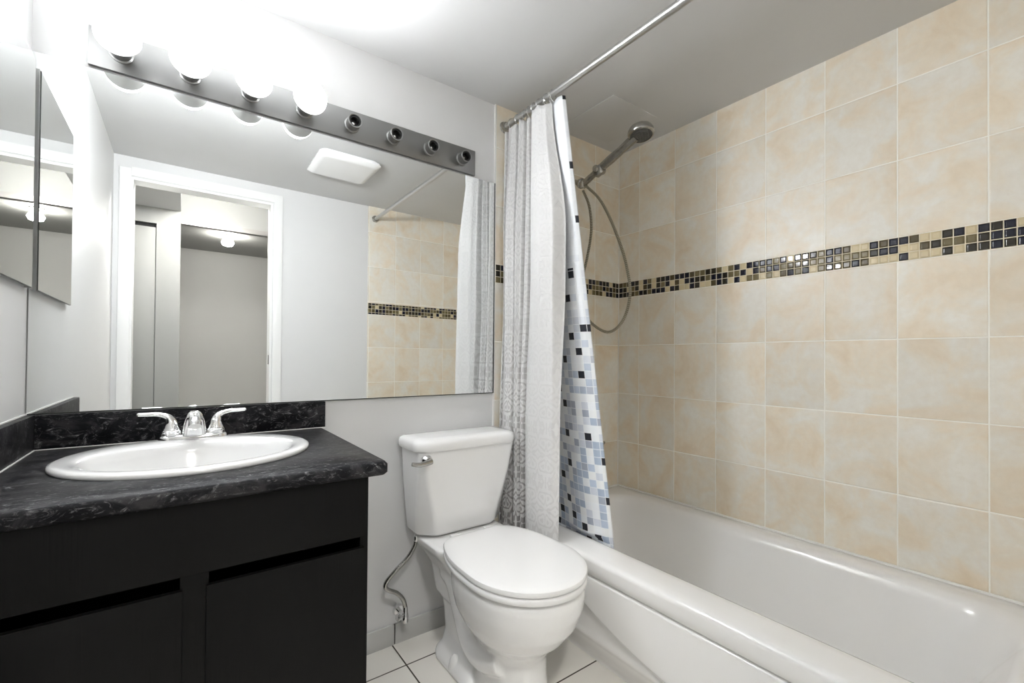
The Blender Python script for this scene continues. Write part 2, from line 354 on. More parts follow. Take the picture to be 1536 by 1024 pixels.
# baseboards of grey tile along the back and left walls
bb = struct(obj('baseboard_back', box(B(), 0.345, 0.643, YB - 0.009, YB, 0, 0.074, 0.0015), baseboard_m))
obj('tile', box(B(), 0.647, 1.073, YB - 0.009, YB, 0, 0.074, 0.0015), baseboard_m, bb)
obj('grout_joint', box(B(), 0.643, 0.647, YB - 0.006, YB, 0, 0.072), grout_dark, bb, smooth=False)
struct(obj('baseboard_front', box(B(), DX1 + 0.07, 1.07, YF, YF + 0.009, 0, 0.074, 0.0015), baseboard_m))

# ---- hallway behind the doorway, seen in the mirror
HB = -1.0
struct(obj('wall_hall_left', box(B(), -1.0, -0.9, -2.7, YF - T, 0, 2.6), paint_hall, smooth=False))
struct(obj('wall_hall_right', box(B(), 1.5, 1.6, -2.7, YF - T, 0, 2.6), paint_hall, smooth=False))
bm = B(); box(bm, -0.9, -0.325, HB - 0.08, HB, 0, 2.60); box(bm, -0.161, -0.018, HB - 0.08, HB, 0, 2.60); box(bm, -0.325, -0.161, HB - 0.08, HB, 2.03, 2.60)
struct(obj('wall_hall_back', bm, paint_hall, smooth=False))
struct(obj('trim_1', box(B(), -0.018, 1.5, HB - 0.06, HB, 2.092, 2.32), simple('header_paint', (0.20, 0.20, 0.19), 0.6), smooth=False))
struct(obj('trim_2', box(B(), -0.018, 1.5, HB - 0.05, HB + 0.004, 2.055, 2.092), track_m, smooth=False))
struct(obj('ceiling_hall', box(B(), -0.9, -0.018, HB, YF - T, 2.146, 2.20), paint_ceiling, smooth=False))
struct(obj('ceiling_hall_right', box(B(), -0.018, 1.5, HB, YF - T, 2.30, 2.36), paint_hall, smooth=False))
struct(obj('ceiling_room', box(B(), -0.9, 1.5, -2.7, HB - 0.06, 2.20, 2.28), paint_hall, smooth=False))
struct(obj('wall_room_back', box(B(), -0.9, 1.5, -2.78, -2.68, 0, 2.4), paint_room, smooth=False))
dd = struct(bpy.data.objects.new('door_2', None)); sc.collection.objects.link(dd); dd.location = (-0.24, HB, 0)
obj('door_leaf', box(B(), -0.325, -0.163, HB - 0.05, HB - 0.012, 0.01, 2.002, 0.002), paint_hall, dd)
obj('gap_shade_strip', box(B(), -0.325, -0.163, HB - 0.05, HB - 0.03, 2.003, 2.029), gap_shade_m, dd, smooth=False)  # black strip painted in for the shade of the gap above the door
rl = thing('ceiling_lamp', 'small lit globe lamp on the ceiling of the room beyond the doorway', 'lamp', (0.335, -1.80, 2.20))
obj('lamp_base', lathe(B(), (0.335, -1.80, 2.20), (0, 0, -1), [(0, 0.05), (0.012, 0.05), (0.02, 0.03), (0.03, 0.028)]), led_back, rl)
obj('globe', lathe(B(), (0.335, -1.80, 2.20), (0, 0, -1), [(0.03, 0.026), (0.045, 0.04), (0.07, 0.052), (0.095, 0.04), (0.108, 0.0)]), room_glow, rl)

hl = thing('hall_fill_lamp', 'added fill globe lamp on the hallway ceiling outside the bathroom door, out of view', 'lamp', (0.15, -0.36, 2.30))  # added fill lamp, hidden from the mirror, brightens toilet and curtain through the doorway
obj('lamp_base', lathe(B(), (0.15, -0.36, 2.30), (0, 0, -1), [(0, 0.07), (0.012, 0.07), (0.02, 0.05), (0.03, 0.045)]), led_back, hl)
obj('globe', lathe(B(), (0.15, -0.36, 2.30), (0, 0, -1), [(0.03, 0.045), (0.045, 0.075), (0.08, 0.095), (0.12, 0.08), (0.15, 0.04), (0.158, 0.0)]), hall_fill_glow, hl)
# ceiling access panel
ph = obj('access_panel', box(B(), 1.425, 1.722, 1.238, 1.535, ZC - 0.003, ZC, 0.001), paint_ceiling, origin=(1.57, 1.386, ZC))
tag(ph, 'flat grey square access panel in the ceiling above the shower head', 'panel')
# ceiling fan cover
fx, fy = 0.728, 0.575
vf = thing('exhaust_fan', 'white square exhaust fan cover on the bathroom ceiling, seen in the wall mirror', 'fan', (fx, fy, ZC))
bm = B(); loft(bm, [rrect(fx, fy, .150, .150, .03, ZC), rrect(fx, fy, .150, .150, .03, ZC - .012)]); obj('housing', bm, led_back, vf)
bm = B(); loft(bm, [rrect(fx, fy, .163, .163, .03, ZC - .012), rrect(fx, fy, .165, .165, .03, ZC - .022), rrect(fx, fy, .145, .145, .025, ZC - .036), rrect(fx, fy, .13, .13, .02, ZC - .038)])
obj('cover', bm, plastic, vf)

# ================================================================== MIRROR AND LIGHT BAR
mr = obj('wall_mirror', box(B(), -0.306, 1.0765, YB - 0.006, YB - 0.001, 0.914, 1.811), [mirror_m, edge_dark], origin=(0.385, YB - 0.004, 0.911), smooth=False)
for p in mr.data.polygons:
    if p.normal.y > -0.9: p.material_index = 1
obj('bevel_reflection', box(B(), 1.0745, 1.0775, YB - .008, YB - .001, .911, 1.812), edge_dark, mr, smooth=False)  # dark strips along right and bottom edges paint in the bevel's reflection
obj('bevel_reflection', box(B(), -.306, 1.0745, YB - .0075, YB - .001, .911, .9135), edge_dark, mr, smooth=False)
tag(mr, 'large frameless wall mirror above the vanity and toilet', 'mirror')

LZ = 1.868
lb = thing('vanity_light_bar', 'long satin metal vanity light bar with eight sockets above the wall mirror', 'light', (0.38, YB - 0.001, 1.815))
obj('backplate', box(B(), -0.206, 0.972, YB - 0.014, YB - 0.001, 1.817, 1.919, 0.002), bar_metal, lb)
SX = [-.140, .010, .161, .314, .468, .617, .764, .908]
for i, x in enumerate(SX):
    r = 0.0225
    bm = B(); lathe(bm, (x, YB - 0.014, LZ), (0, -1, 0), [(0, r + .004), (.004, r + .004), (.006, r), (.036, r), (.038, r + .0015), (.0395, r), (.0385, r - .003), (.012, r - .003)], cap1=False)
    s = obj('socket', bm, bar_metal, lb)
    bm = B(); lathe(bm, (x, YB - 0.014, LZ), (0, -1, 0), [(.006, r - .0032), (.034, r - .0032), (.034, r - .008), (.014, r - .009), (.013, 0.0)], cap0=False); obj('socket_liner', bm, black_m, s)
    bm = B(); lathe(bm, (x, YB - 0.014, LZ), (0, -1, 0), [(.012, .006), (.018, .006), (.020, .0)], cap0=False, n=16); obj('contact', bm, chrome, s)
names4 = ['lit globe bulb at the left end of the light bar, nearest the mirrored cabinet', 'lit globe bulb second from the left end of the light bar',
          'lit globe bulb third from the left end of the light bar', 'lit globe bulb beside the first empty socket of the light bar']
def bulb(x, label):
    y0 = YB - 0.014 - 0.030
    t = thing('light_bulb', label, 'bulb', (x, y0, LZ), 'lit globe bulbs in the light bar')
    obj('bulb_base', lathe(B(), (x, y0, LZ), (0, -1, 0), [(-.012, .012), (0, .0135), (.010, .020), (.020, .0225), (.040, .036), (.050, .0445), (.0525, .0476)], 40, cap1=True), led_back, t)
    obj('diffuser', lathe(B(), (x, y0, LZ), (0, -1, 0), [(.0525, .0478), (.056, .0480), (.066, .0470), (.078, .0435), (.088, .037), (.096, .026), (.100, .013), (.1015, 0.0)], 40), bulb_glow, t)
for x, l in zip(SX[:4], names4): bulb(x, l)

# mirrored medicine cabinet on the left wall
mc = thing('medicine_cabinet', 'mirrored medicine cabinet on the left wall above the worktop', 'cabinet', (XL, 1.357, 1.222))
obj('body', box(B(), XL, XL + 0.008, 1.155, 1.561, 1.228, 1.774), brushed, mc, smooth=False)
md = obj('mirror_door', box(B(), XL + 0.008, XL + 0.014, 1.147, 1.568, 1.222, 1.780, 0.0012, 1), [mirror_m, edge_dark], mc, smooth=False)
for p in md.data.polygons:
    if p.normal.x < 0.9: p.material_index = 1
obj('edge_strip', box(B(), XL, XL + 0.012, 1.5685, 1.576, 1.222, 1.780), brushed, mc, smooth=False)

# ================================================================== VANITY
CZ = 0.824
va = thing('vanity_cabinet', 'black painted wooden vanity cabinet under the dark worktop', 'cabinet', (0.02, 1.30, 0))
bm = B(); VX0, VX1, VY = XL + 0.002, 0.344, 1.012
box(bm, VX0, VX0 + .016, VY + .02, YB - .012, 0.002, CZ - .031); box(bm, VX1 - .016, VX1, VY + .02, YB - .012, 0.002, CZ - .031, .001)
box(bm, VX0 + .016, VX1 - .016, VY + .03, YB - .012, 0.09, .105); box(bm, VX0 + .016, VX1 - .016, YB - .024, YB - .012, 0.105, CZ - .031); box(bm, VX0, VX1, VY + .06, VY + .075, .002, .09)
obj('carcass', bm, wood_m, va)
bm = B(); box(bm, VX0, VX0 + .035, VY, VY + .02, .09, CZ - .031); box(bm, VX1 - .018, VX1, VY, VY + .02, .002, CZ - .031, .001); box(bm, .002, .045, VY - .006, VY + .02, .09, .66)
box(bm, VX0 + .035, VX1 - .018, VY + .002, VY + .02, .656, .690); box(bm, VX0 + .035, VX1 - .018, VY, VY + .02, .09, .13)
obj('face_frame', bm, wood_m, va)
obj('false_drawer_front', box(B(), VX0 + .004, VX1 - .010, VY - .007, VY, .660, CZ - .031, .002), wood_m, va)
for x0, x1 in ((-.262, .006), (.041, .333)):
    obj('door', box(B(), x0, x1, VY - .013, VY - .0005, .10, .637, .0025), wood_m, va)

ct = thing('worktop', 'dark slate laminate worktop with backsplash on the black vanity', 'worktop', (0.04, 1.29, CZ - .03))
n = 64; outer = rrect((XL + .382) / 2, (.985 + YB - .003) / 2, (.382 - XL - .002) / 2, (YB - .003 - .985) / 2, .010, 0, 15)
hole = ell(.028, 1.315, .232, .212, 0)
def ang(p): return math.atan2(p.y - 1.315, p.x - .028)
outer = sorted(outer, key=ang); hole = sorted(hole, key=ang)
bm = B()
def rng(L, z, s=0.0):
    cx_, cy_ = .037, 1.29
    return [bm.verts.new((p.x - s * (1 if p.x > cx_ else -1), p.y - s * (1 if p.y > cy_ else -1), z)) for p in L]
ot, om, ob = rng(outer, CZ, .005), rng(outer, CZ - .006), rng(outer, CZ - .024); ob2 = rng(outer, CZ - .030, .005); ht, hb = rng(hole, CZ), rng(hole, CZ - .03)
for a, b in ((ot, om), (om, ob), (ob, ob2), (hb, ht)):
    for i in range(64): bm.faces.new((a[i], a[(i + 1) % 64], b[(i + 1) % 64], b[i]))
for a, b in ((ht, ot), (ob2, hb)):
    for i in range(64): bm.faces.new((a[i], a[(i + 1) % 64], b[(i + 1) % 64], b[i]))
obj('surface', bm, counter_m, ct, sharp=50)
obj('backsplash', box(B(), XL + .019, .390, YB - .020, YB - .002, CZ, .911, .003), counter_m, ct)
obj('side_splash', box(B(), XL + .001, XL + .019, 1.0, YB - .002, CZ, .911, .003), counter_m, ct)
bm = B(); box(bm, XL + .019, .390, YB - .0225, YB - .0195, CZ - .001, CZ + .002, .001); box(bm, XL + .0185, XL + .0215, 1.0, YB - .021, CZ - .001, CZ + .002, .001)
box(bm, XL, XL + .004, 1.0, YB - .004, .909, .914, .001)
obj('caulk_bead', bm, caulk, ct)

# sink
sx, sy = .028, 1.318
sk = thing('sink', 'white oval drop-in sink set into the dark worktop', 'sink', (sx, sy, CZ - .14))
rings = [ell(sx, sy, .225, .205, CZ - .02), ell(sx, sy, .249, .227, CZ), ell(sx, sy, .2505, .2285, CZ + .003), ell(sx, sy, .249, .227, CZ + .0085), ell(sx, sy, .243, .221, CZ + .011),
         ell(sx, sy - .006, .222, .198, CZ + .0105), ell(sx, sy - .018, .208, .170, CZ + .009), ell(sx, sy - .020, .200, .162, CZ + .002), ell(sx, sy - .02, .192, .155, CZ - .015), ell(sx, sy - .02, .175, .140, CZ - .055),
         ell(sx, sy - .02, .145, .115, CZ - .095), ell(sx, sy - .02, .10, .08, CZ - .122), ell(sx, sy - .02, .04, .035, CZ - .132), ell(sx, sy - .02, .022, .022, CZ - .134)]
rings += [ell(sx, sy - .02, .022, .022, CZ - .142), ell(sx, sy - .02, .11, .09, CZ - .132), ell(sx, sy - .02, .155, .125, CZ - .105), ell(sx, sy - .02, .185, .15, CZ - .06), ell(sx, sy - .012, .205, .172, CZ - .022)]
bm = B(); loft(bm, rings, False, False)
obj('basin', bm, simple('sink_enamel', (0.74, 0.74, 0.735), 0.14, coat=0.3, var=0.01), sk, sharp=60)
obj('drain', lathe(B(), (sx, sy - .02, CZ - .136), (0, 0, 1), [(0, .0215), (.004, .0215), (.005, .017), (.003, .012), (.003, 0)]), chrome, sk)

# faucet
FY, FZ = 1.520, CZ + .011
fa = thing('faucet', 'chrome two-handle faucet on the back rim of the sink', 'faucet', (.030, FY, FZ))
bm = B(); loft(bm, [rrect(.030, FY, .080, .025, .024, FZ - .0005), rrect(.030, FY, .080, .025, .024, FZ + .005), rrect(.030, FY, .077, .022, .021, FZ + .010), rrect(.030, FY, .072, .018, .017, FZ + .012)])
obj('base_plate', bm, chrome, fa)
bm = B()
rings = []
for t, yy, zz, hx, hy in ((0, 0.0, .010, .0275, .022), (.2, -.002, .022, .0268, .022), (.4, -.006, .036, .025, .023), (.6, -.011, .050, .0222, .025), (.75, -.014, .058, .0195, .026), (.86, -.015, .066, .017, .024), (.94, -.014, .072, .013, .019), (1, -.012, .075, .007, .011)):
    rings.append(rrect(.030, FY - .010 + yy, hx, hy, min(hx, hy) * .75, FZ + zz))
loft(bm, rings); sp_ = obj('spout', bm, chrome, fa)
bm = B(); tube(bm, spline([(.030, FY - .015, FZ + .052), (.030, FY - .045, FZ + .058), (.030, FY - .075, FZ + .052), (.030, FY - .085, FZ + .040)], 8), .0145, 18); obj('nozzle', bm, chrome, sp_)
for s in (-1, 1):
    hx = .030 + s * .050
    bm = B(); lathe(bm, (hx, FY, FZ + .011), (0, 0, 1), [(0, .0245), (.006, .0245), (.008, .022), (.011, .0225), (.013, .0205), (.020, .019)])
    h = obj('handle_base', bm, chrome, fa)
    path = spline([(hx, FY, FZ + .026), (hx + s * .001, FY, FZ + .044), (hx + s * .010, FY - .001, FZ + .060), (hx + s * .030, FY - .002, FZ + .068), (hx + s * .052, FY - .003, FZ + .069), (hx + s * .073, FY - .004, FZ + .070)], 7)
    k = len(path); rad = [.0195 - .0115 * min(1, (i / (k - 1)) * 2.0) - .001 * (i / (k - 1)) for i in range(k)]; rad[-1] *= .6
    bm = B(); tube(bm, path, rad, 16, [(1, 1 - .25 * i / k) for i in range(k)]); obj('lever', bm, chrome, h)

# ================================================================== TOILET
TX = .860
to = thing('toilet', 'white two-piece toilet with closed lid between vanity and bathtub', 'toilet', (TX, 1.25, 0))
def egg(hw, yf, yb, z, wb=.62, ym=None, n=48, cx=TX):
    ym = ym if ym is not None else yf + (yb - yf) * .42
    out = []
    for i in range(n):
        a = 2 * PI * i / n; cxx, syy = math.cos(a), math.sin(a)
        if syy < 0: out.append(Vector((cx + hw * cxx, ym + (ym - yf) * syy, z)))
        else:
            p = 2.6; q = (abs(cxx) ** p + abs(syy) ** p) ** (-1 / p)
            yy = syy * q; xx = cxx * q
            out.append(Vector((cx + hw * xx * (1 - (1 - wb) * yy ** 3), ym + (yb - ym) * yy, z)))
    return out
bm = B()
loft(bm, [egg(.102, 1.020, 1.30, 0.0, .95), egg(.100, 1.022, 1.30, .02, .95), egg(.094, 1.030, 1.30, .08, .95), egg(.094, 1.030, 1.32, .15, .95), egg(.108, 1.012, 1.34, .185, .9), egg(.140, .965, 1.36, .225, .85),
          egg(.166, .925, 1.385, .275, .8), egg(.179, .905, 1.40, .325, .75), egg(.183, .900, 1.40, .365, .72), egg(.182, .902, 1.40, .382, .72), egg(.174, .909, 1.395, .391, .72)])
# deck under the tank and rear column
loft(bm, [rrect(TX, 1.43, .095, .10, .04, .20), rrect(TX, 1.43, .105, .13, .05, .30), rrect(TX, 1.45, .135, .13, .05, .355), rrect(TX, 1.46, .160, .125, .04, .39), rrect(TX, 1.46, .162, .124, .04, .408), rrect(TX, 1.46, .156, .118, .04, .413)])
loft(bm, [rrect(TX, 1.345, .128, .155, .08, 0.0), rrect(TX, 1.345, .128, .155, .08, .018), rrect(TX, 1.36, .105, .125, .07, .045), rrect(TX, 1.38, .088, .105, .06, .09), rrect(TX, 1.40, .085, .095, .05, .16), rrect(TX, 1.42, .092, .095, .05, .24), rrect(TX, 1.43, .10, .10, .05, .33)])
for s in (-1, 1):   # trapway bulges on both sides
    tube(bm, spline([(TX + s * .070, 1.10, .15), (TX + s * .080, 1.19, .12), (TX + s * .078, 1.27, .13), (TX + s * .076, 1.33, .21), (TX + s * .074, 1.38, .28), (TX + s * .07, 1.44, .30)], 8), .042, 16)
body = obj('bowl', bm, china, to, smooth=True)
r = body.modifiers.new('remesh', 'REMESH'); r.mode = 'VOXEL'; r.voxel_size = .006; r.use_smooth_shade = True
r = body.modifiers.new('smooth', 'SMOOTH'); r.factor = .5; r.iterations = 8
for s in (-1, 1):
    obj('bolt_cap', lathe(B(), (TX + s * .108, 1.335, .014), (0, 0, 1), [(0, .021), (.012, .020), (.030, .016), (.042, .010), (.047, .003), (.0475, 0)], 24), china, to)
def lidring(z, s=0.0, back=1.392):
    n = 28; out = []
    for i in range(n + 1):
        a = PI + PI * i / n; out.append(Vector((TX + (.190 - s) * math.cos(a), 1.105 + (.212 - s) * math.sin(a), z)))
    L = back - 1.105
    side = []
    for i in range(1, 13):
        t = i / 12; tt = t
        x = .190 * (1 - .36 * tt ** 3); side.append((x - s, 1.105 + (L - s) * tt))
    # round the rear corners
    side = side[:-1] + [(side[-1][0] - .004, side[-1][1] - .010), (side[-1][0] - .014, side[-1][1] - .002), (side[-1][0] - .03, side[-1][1])]
    return out + [Vector((TX + x, y, z)) for x, y in side] + [Vector((TX - x, y, z)) for x, y in side[::-1]]
bm = B(); loft(bm, [lidring(.3975, .014), lidring(.3980, .003), lidring(.403, .001), lidring(.411, .002), lidring(.4155, .006), lidring(.4175, .014)]); obj('seat', bm, plastic, to)
bm = B(); loft(bm, [lidring(.4210, .016), lidring(.4212, .002), lidring(.426, .001), lidring(.434, .003), lidring(.4375, .010), lidring(.439, .024), lidring(.4395, .06)]); obj('lid', bm, plastic, to)
for s in (-1, 1): obj('hinge', box(B(), TX + s * .07 - .02, TX + s * .07 + .02, 1.393, 1.412, .414, .434, .004), plastic, to)
def tankring(hx, yf, yb, ch, z, rr=.012):
    pts = [(TX - hx, yb), (TX - hx, yf + ch * .9), (TX - hx + ch, yf), (TX + hx - ch, yf), (TX + hx, yf + ch * .9), (TX + hx, yb)]
    out = []; m_ = len(pts)
    for i in range(m_):
        p = Vector((*pts[i], z)); a = Vector((*pts[i - 1], z)); b = Vector((*pts[(i + 1) % m_], z)); da = (a - p).normalized(); db = (b - p).normalized()
        s0, s1 = p + da * min(rr, (a - p).length * .45), p + db * min(rr, (b - p).length * .45)
        for k in range(6):
            t = k / 5; out.append(s0 * (1 - t) ** 2 + p * 2 * t * (1 - t) + s1 * t * t)
    return out
bm = B(); loft(bm, [tankring(.155, 1.468, 1.565, .05, .416), tankring(.172, 1.452, 1.575, .055, .422), tankring(.180, 1.444, 1.580, .055, .434), tankring(.186, 1.436, 1.583, .050, .50), tankring(.196, 1.424, 1.585, .028, .62), tankring(.202, 1.418, 1.585, .014, .732)])
obj('tank', bm, china, to, sharp=50)
bm = B(); loft(bm, [tankring(.203, 1.416, 1.586, .030, .7325), tankring(.212, 1.407, 1.590, .034, .734, .02), tankring(.215, 1.404, 1.591, .036, .742, .02), tankring(.215, 1.404, 1.591, .036, .758, .02), tankring(.211, 1.408, 1.589, .036, .768, .02), tankring(.200, 1.420, 1.580, .034, .7745, .02), tankring(.17, 1.45, 1.56, .03, .7765, .02)])
obj('tank_lid', bm, china, to, sharp=50)
lv = obj('lever_mount', lathe(B(), (.684, 1.4215, .706), (0, -1, 0), [(-.004, .019), (.006, .019), (.010, .016), (.016, .011), (.022, .011)], 24), chrome, to)
path = spline([(.690, 1.396, .706), (.668, 1.392, .703), (.643, 1.390, .7015), (.618, 1.392, .706)], 8)
bm = B(); tube(bm, path, [.0105 - .004 * i / len(path) for i in range(len(path))], 14); obj('flush_lever', bm, worn_chrome, lv)

# water supply line and stop valve
ws = thing('supply_line', 'grey flexible water supply line with chrome stop valve left of the toilet', 'pipe', (.66, 1.56, .14))
pts = [(.698, 1.53, .411), (.697, 1.53, .395), (.690, 1.53, .370), (.664, 1.53, .335), (.618, 1.53, .300), (.585, 1.53, .268), (.590, 1.53, .245), (.625, 1.53, .222), (.650, 1.532, .190), (.659, 1.533, .160)]
bm = B(); tube(bm, spline(pts, 8), .0078, 14); obj('hose', bm, worn_chrome, ws)
bm = B(); lathe(bm, (.698, 1.53, .390), (0, 0, 1), [(0, .009), (.004, .011), (.018, .011), (.022, .008)], 12); obj('coupling_nut', bm, chrome, ws)
bm = B(); lathe(bm, (.659, 1.533, .105), (0, 0, 1), [(0, .009), (.003, .0115), (.03, .0115), (.034, .009), (.055, .009), (.058, .0075)], 20)
lathe(bm, (.659, 1.533, .122), (0, 1, 0), [(0, .008), (.055, .008), (.055, .018), (.066, .022)], 20); v = obj('stop_valve', bm, chrome, ws)
bm = B(); lathe(bm, (.652, 1.533, .135), (-1, -.3, 0), [(0, .005), (.016, .005), (.017, .0125), (.027, .0125), (.028, .008)], 12); obj('valve_handle', bm, chrome, v)

# ================================================================== BATHTUB
bt = thing('bathtub', 'white bathtub along the tiled wall with a sculpted apron', 'bathtub', (1.5, .78, 0))
x0, x1, y0, y1 = 1.140, XR - TT - .001, YF + TT + .001, YB - TT - .001
def tr(xa, xb, ya, yb, r, z): return rrect((xa + xb) / 2, (ya + yb) / 2, (xb - xa) / 2, (yb - ya) / 2, r, z, 12)
bm = B()
rings = [tr(x0 + .012, x1, y0, y1, .004, .320), tr(x0 - .005, x1, y0, y1, .004, .320), tr(x0 - .010, x1, y0, y1, .004, .324), tr(x0 - .014, x1, y0, y1, .004, .345), tr(x0 - .018, x1, y0, y1, .004, .370), tr(x0 - .017, x1, y0, y1, .004, .379), tr(x0 - .011, x1, y0, y1, .006, .3855), tr(x0 - .001, x1, y0, y1, .01, .3885), tr(x0 + .022, x1 - .004, y0 + .004, y1 - .004, .02, .391),
         tr(x0 + .07, x1 - .05, y0 + .09, y1 - .05, .10, .392), tr(x0 + .090, x1 - .075, y0 + .12, y1 - .075, .13, .391), tr(x0 + .104, x1 - .088, y0 + .145, y1 - .088, .135, .386), tr(x0 + .113, x1 - .098, y0 + .165, y1 - .096, .135, .374), tr(x0 + .118, x1 - .104, y0 + .18, y1 - .100, .135, .355),
         tr(x0 + .130, x1 - .118, y0 + .215, y1 - .108, .135, .30), tr(x0 + .150, x1 - .135, y0 + .27, y1 - .120, .13, .20), tr(x0 + .168, x1 - .150, y0 + .31, y1 - .135, .125, .13), tr(x0 + .185, x1 - .168, y0 + .34, y1 - .155, .115, .095), tr(x0 + .215, x1 - .195, y0 + .39, y1 - .19, .10, .078), tr(x0 + .26, x1 - .24, y0 + .46, y1 - .26, .08, .074)]
loft(bm, rings, False, True)
# raised tile flange along the walls
obj('basin', bm, tub_mat, bt, sharp=60)
bm = B(); box(bm, x1 - .010, x1, y0, y1, .380, .3975, .005, 3); box(bm, 1.16, x1 - .008, y1 - .010, y1, .380, .3975, .005, 3); box(bm, 1.16, x1 - .008, y0, y0 + .010, .380, .3975, .005, 3); obj('wall_flange', bm, caulk, bt)
# apron: height field in x over (y, z)
def sst(a, b, t): t = max(0, min(1, (t - a) / (b - a))); return t * t * (3 - 2 * t)
bm = B(); ny, nz = 90, 60; G = []
for i in range(ny + 1):
    y = y0 + (y1 - y0) * i / ny; row = []
    for k in range(nz + 1):
        z = .3150 * k / nz; zc = .112 + .40 * (y - .62) ** 2
        x = 1.134 + .016 * (1 - sst(zc - .012, zc + .006, z))
        x += .036 * (1 - sst(.0, .10, z)) - .006 * math.exp(-((z - .103) / .012) ** 2)
        x += .005 * sst(.311, .315, z)
        row.append(bm.verts.new((x, y, z)))
    G.append(row)
for i in range(ny):
    for k in range(nz): bm.faces.new((G[i][k], G[i + 1][k], G[i + 1][k + 1], G[i][k + 1]))
g = bmesh.ops.extrude_face_region(bm, geom=bm.faces[:]); bmesh.ops.translate(bm, verts=[e for e in g['geom'] if isinstance(e, bmesh.types.BMVert)], vec=(.008, 0, 0))
obj('apron', bm, tub_mat, bt, sharp=60)
obj('drain', lathe(B(), (1.52, 1.28, .074), (0, 0, 1), [(0, .028), (.003, .028), (.004, .02), (.002, .015), (.002, 0)]), chrome, bt)

# ================================================================== SHOWER
RX, RZ = 1.124, 2.067
rd = thing('curtain_rod', 'straight steel curtain rod spanning the tub below the ceiling', 'rod', (RX, .78, RZ))
obj('pole', lathe(B(), (RX, YF + .003, RZ), (0, 1, 0), [(0, .0125), (YB - YF - .004, .0125)], 24), brushed, rd)
for yy, s in ((YF + .0005, 1), (YB - .0005, -1)):
    bm = B(); lathe(bm, (RX, yy, RZ), (0, s, 0), [(0, .026), (.006, .026), (.010, .021), (.022, .019), (.024, .0130)], 28); obj('flange', bm, worn_chrome, rd)

def cloth(name, fn, nu, nv, mat, label, u_len, cat='shower curtain', th=.0012, origin=(0, 0, 0)):
    bm = B(); lay = bm.loops.layers.uv.new('UVMap'); G = [[None] * (nv + 1) for _ in range(nu + 1)]; C = {}
    for i in range(nu + 1):
        for k in range(nv + 1):
            u, v = i / nu, k / nv; p = fn(u, v); vt = bm.verts.new(p); G[i][k] = vt; C[vt] = (u * (u_len or 1), p[2])
    if u_len is None:      # measure along the cloth from its free edge
        for k in range(nv + 1):
            L = 1.0
            for i in range(nu, -1, -1):
                if i < nu: L -= (G[i][k].co - G[i + 1][k].co).length
                C[G[i][k]] = (L, G[i][k].co.z)
    for i in range(nu):
        for k in range(nv):
            f = bm.faces.new((G[i][k], G[i + 1][k], G[i + 1][k + 1], G[i][k + 1]))
            for l in f.loops: l[lay].uv = C[l.vert]
    o = obj(name, bm, mat, origin=origin, sharp=180)
    md = o.modifiers.new('solidify', 'SOLIDIFY'); md.thickness = th; md.offset = 0
    return tag(o, label, cat)
def lerp(a, b, t): return a + (b - a) * t
def interp(x, P):
    for (a, fa), (b, fb) in zip(P, P[1:]):
        if x <= b: t = (x - a) / (b - a); return fa + (fb - fa) * (t * t * (3 - 2 * t))
    return P[-1][1]
# outer damask curtain: u from the wall side (0) to the room side (1), v from hem to rod
FOLD = [(0, .02), (.03, -.010), (.07, -.012), (.10, .030), (.13, -.012), (.22, -.024), (.31, -.012), (.345, .040), (.375, -.008), (.43, -.020), (.475, -.006), (.505, .040), (.53, -.002), (.56, .002), (.59, .044), (.63, .044), (.66, -.010), (.75, -.026), (.86, -.030), (.95, -.020), (1, .012)]
YY = [(0, 1.578), (.08, 1.566), (.20, 1.535), (.34, 1.490), (.48, 1.452), (.60, 1.412), (.72, 1.372), (.80, 1.335), (.90, 1.270), (1, 1.215)]
def lin(x, P):
    for (a, fa), (b, fb) in zip(P, P[1:]):
        if x <= b: return fa + (fb - fa) * (x - a) / (b - a)
    return P[-1][1]
def outer_fn(u, v):
    z = lerp(.26, 2.043, v); yy = lin(u, YY); fo = interp(u, FOLD)
    top = sst(.72, 1.0, v)
    yt = lerp(1.582, 1.300, u)
    y = lerp(yy, yt, top * .9) + .004 * math.sin(7 * v + 9 * u) * (1 - top)
    up = sst(.30, .62, v)
    x = lerp(1.103, 1.122, up) + fo * lerp(.62, 1.35, up) * (1 - .45 * top) + .003 * math.sin(4.1 * v + 17 * u) * up
    x = min(x, 1.121) if z < .46 else x
    x = max(x, 1.081) if z < .82 else x
    z -= .010 * math.sin(PI * ((u * 7) % 1)) * top * (1 if v > .97 else 0)
    return (x, y, z)
oc = cloth('shower_curtain', outer_fn, 280, 110, damask, 'pale grey scroll-patterned shower curtain gathered outside the tub beside the toilet', .95, origin=(1.11, 1.4, .26))
# mosaic printed liner: top on the rod, foot inside the tub
def liner_fn(u, v):
    z = lerp(.215, 2.046, v); t = (2.046 - z) / 1.63
    yr = lerp(1.232, 1.105, min(1, t)); yl = lerp(1.335, 1.47, min(1, t))
    y = lerp(yl, yr, u ** .9)
    x = lerp(1.134, 1.268, min(1.0, t)) + .020 * math.sin(PI * min(1, u * 1.15)) * -1 * t + .014 * math.sin(2 * PI * u) * (.4 + .6 * t)
    if z < .39: x = max(x, 1.272)
    if u > .93: x += .010 * (u - .93) / .07
    return (x + .003, y, z)
cloth('shower_liner', liner_fn, 60, 110, liner_m, 'white shower liner printed with blue and black mosaic squares hanging inside the tub', None, origin=(1.2, 1.2, .215))
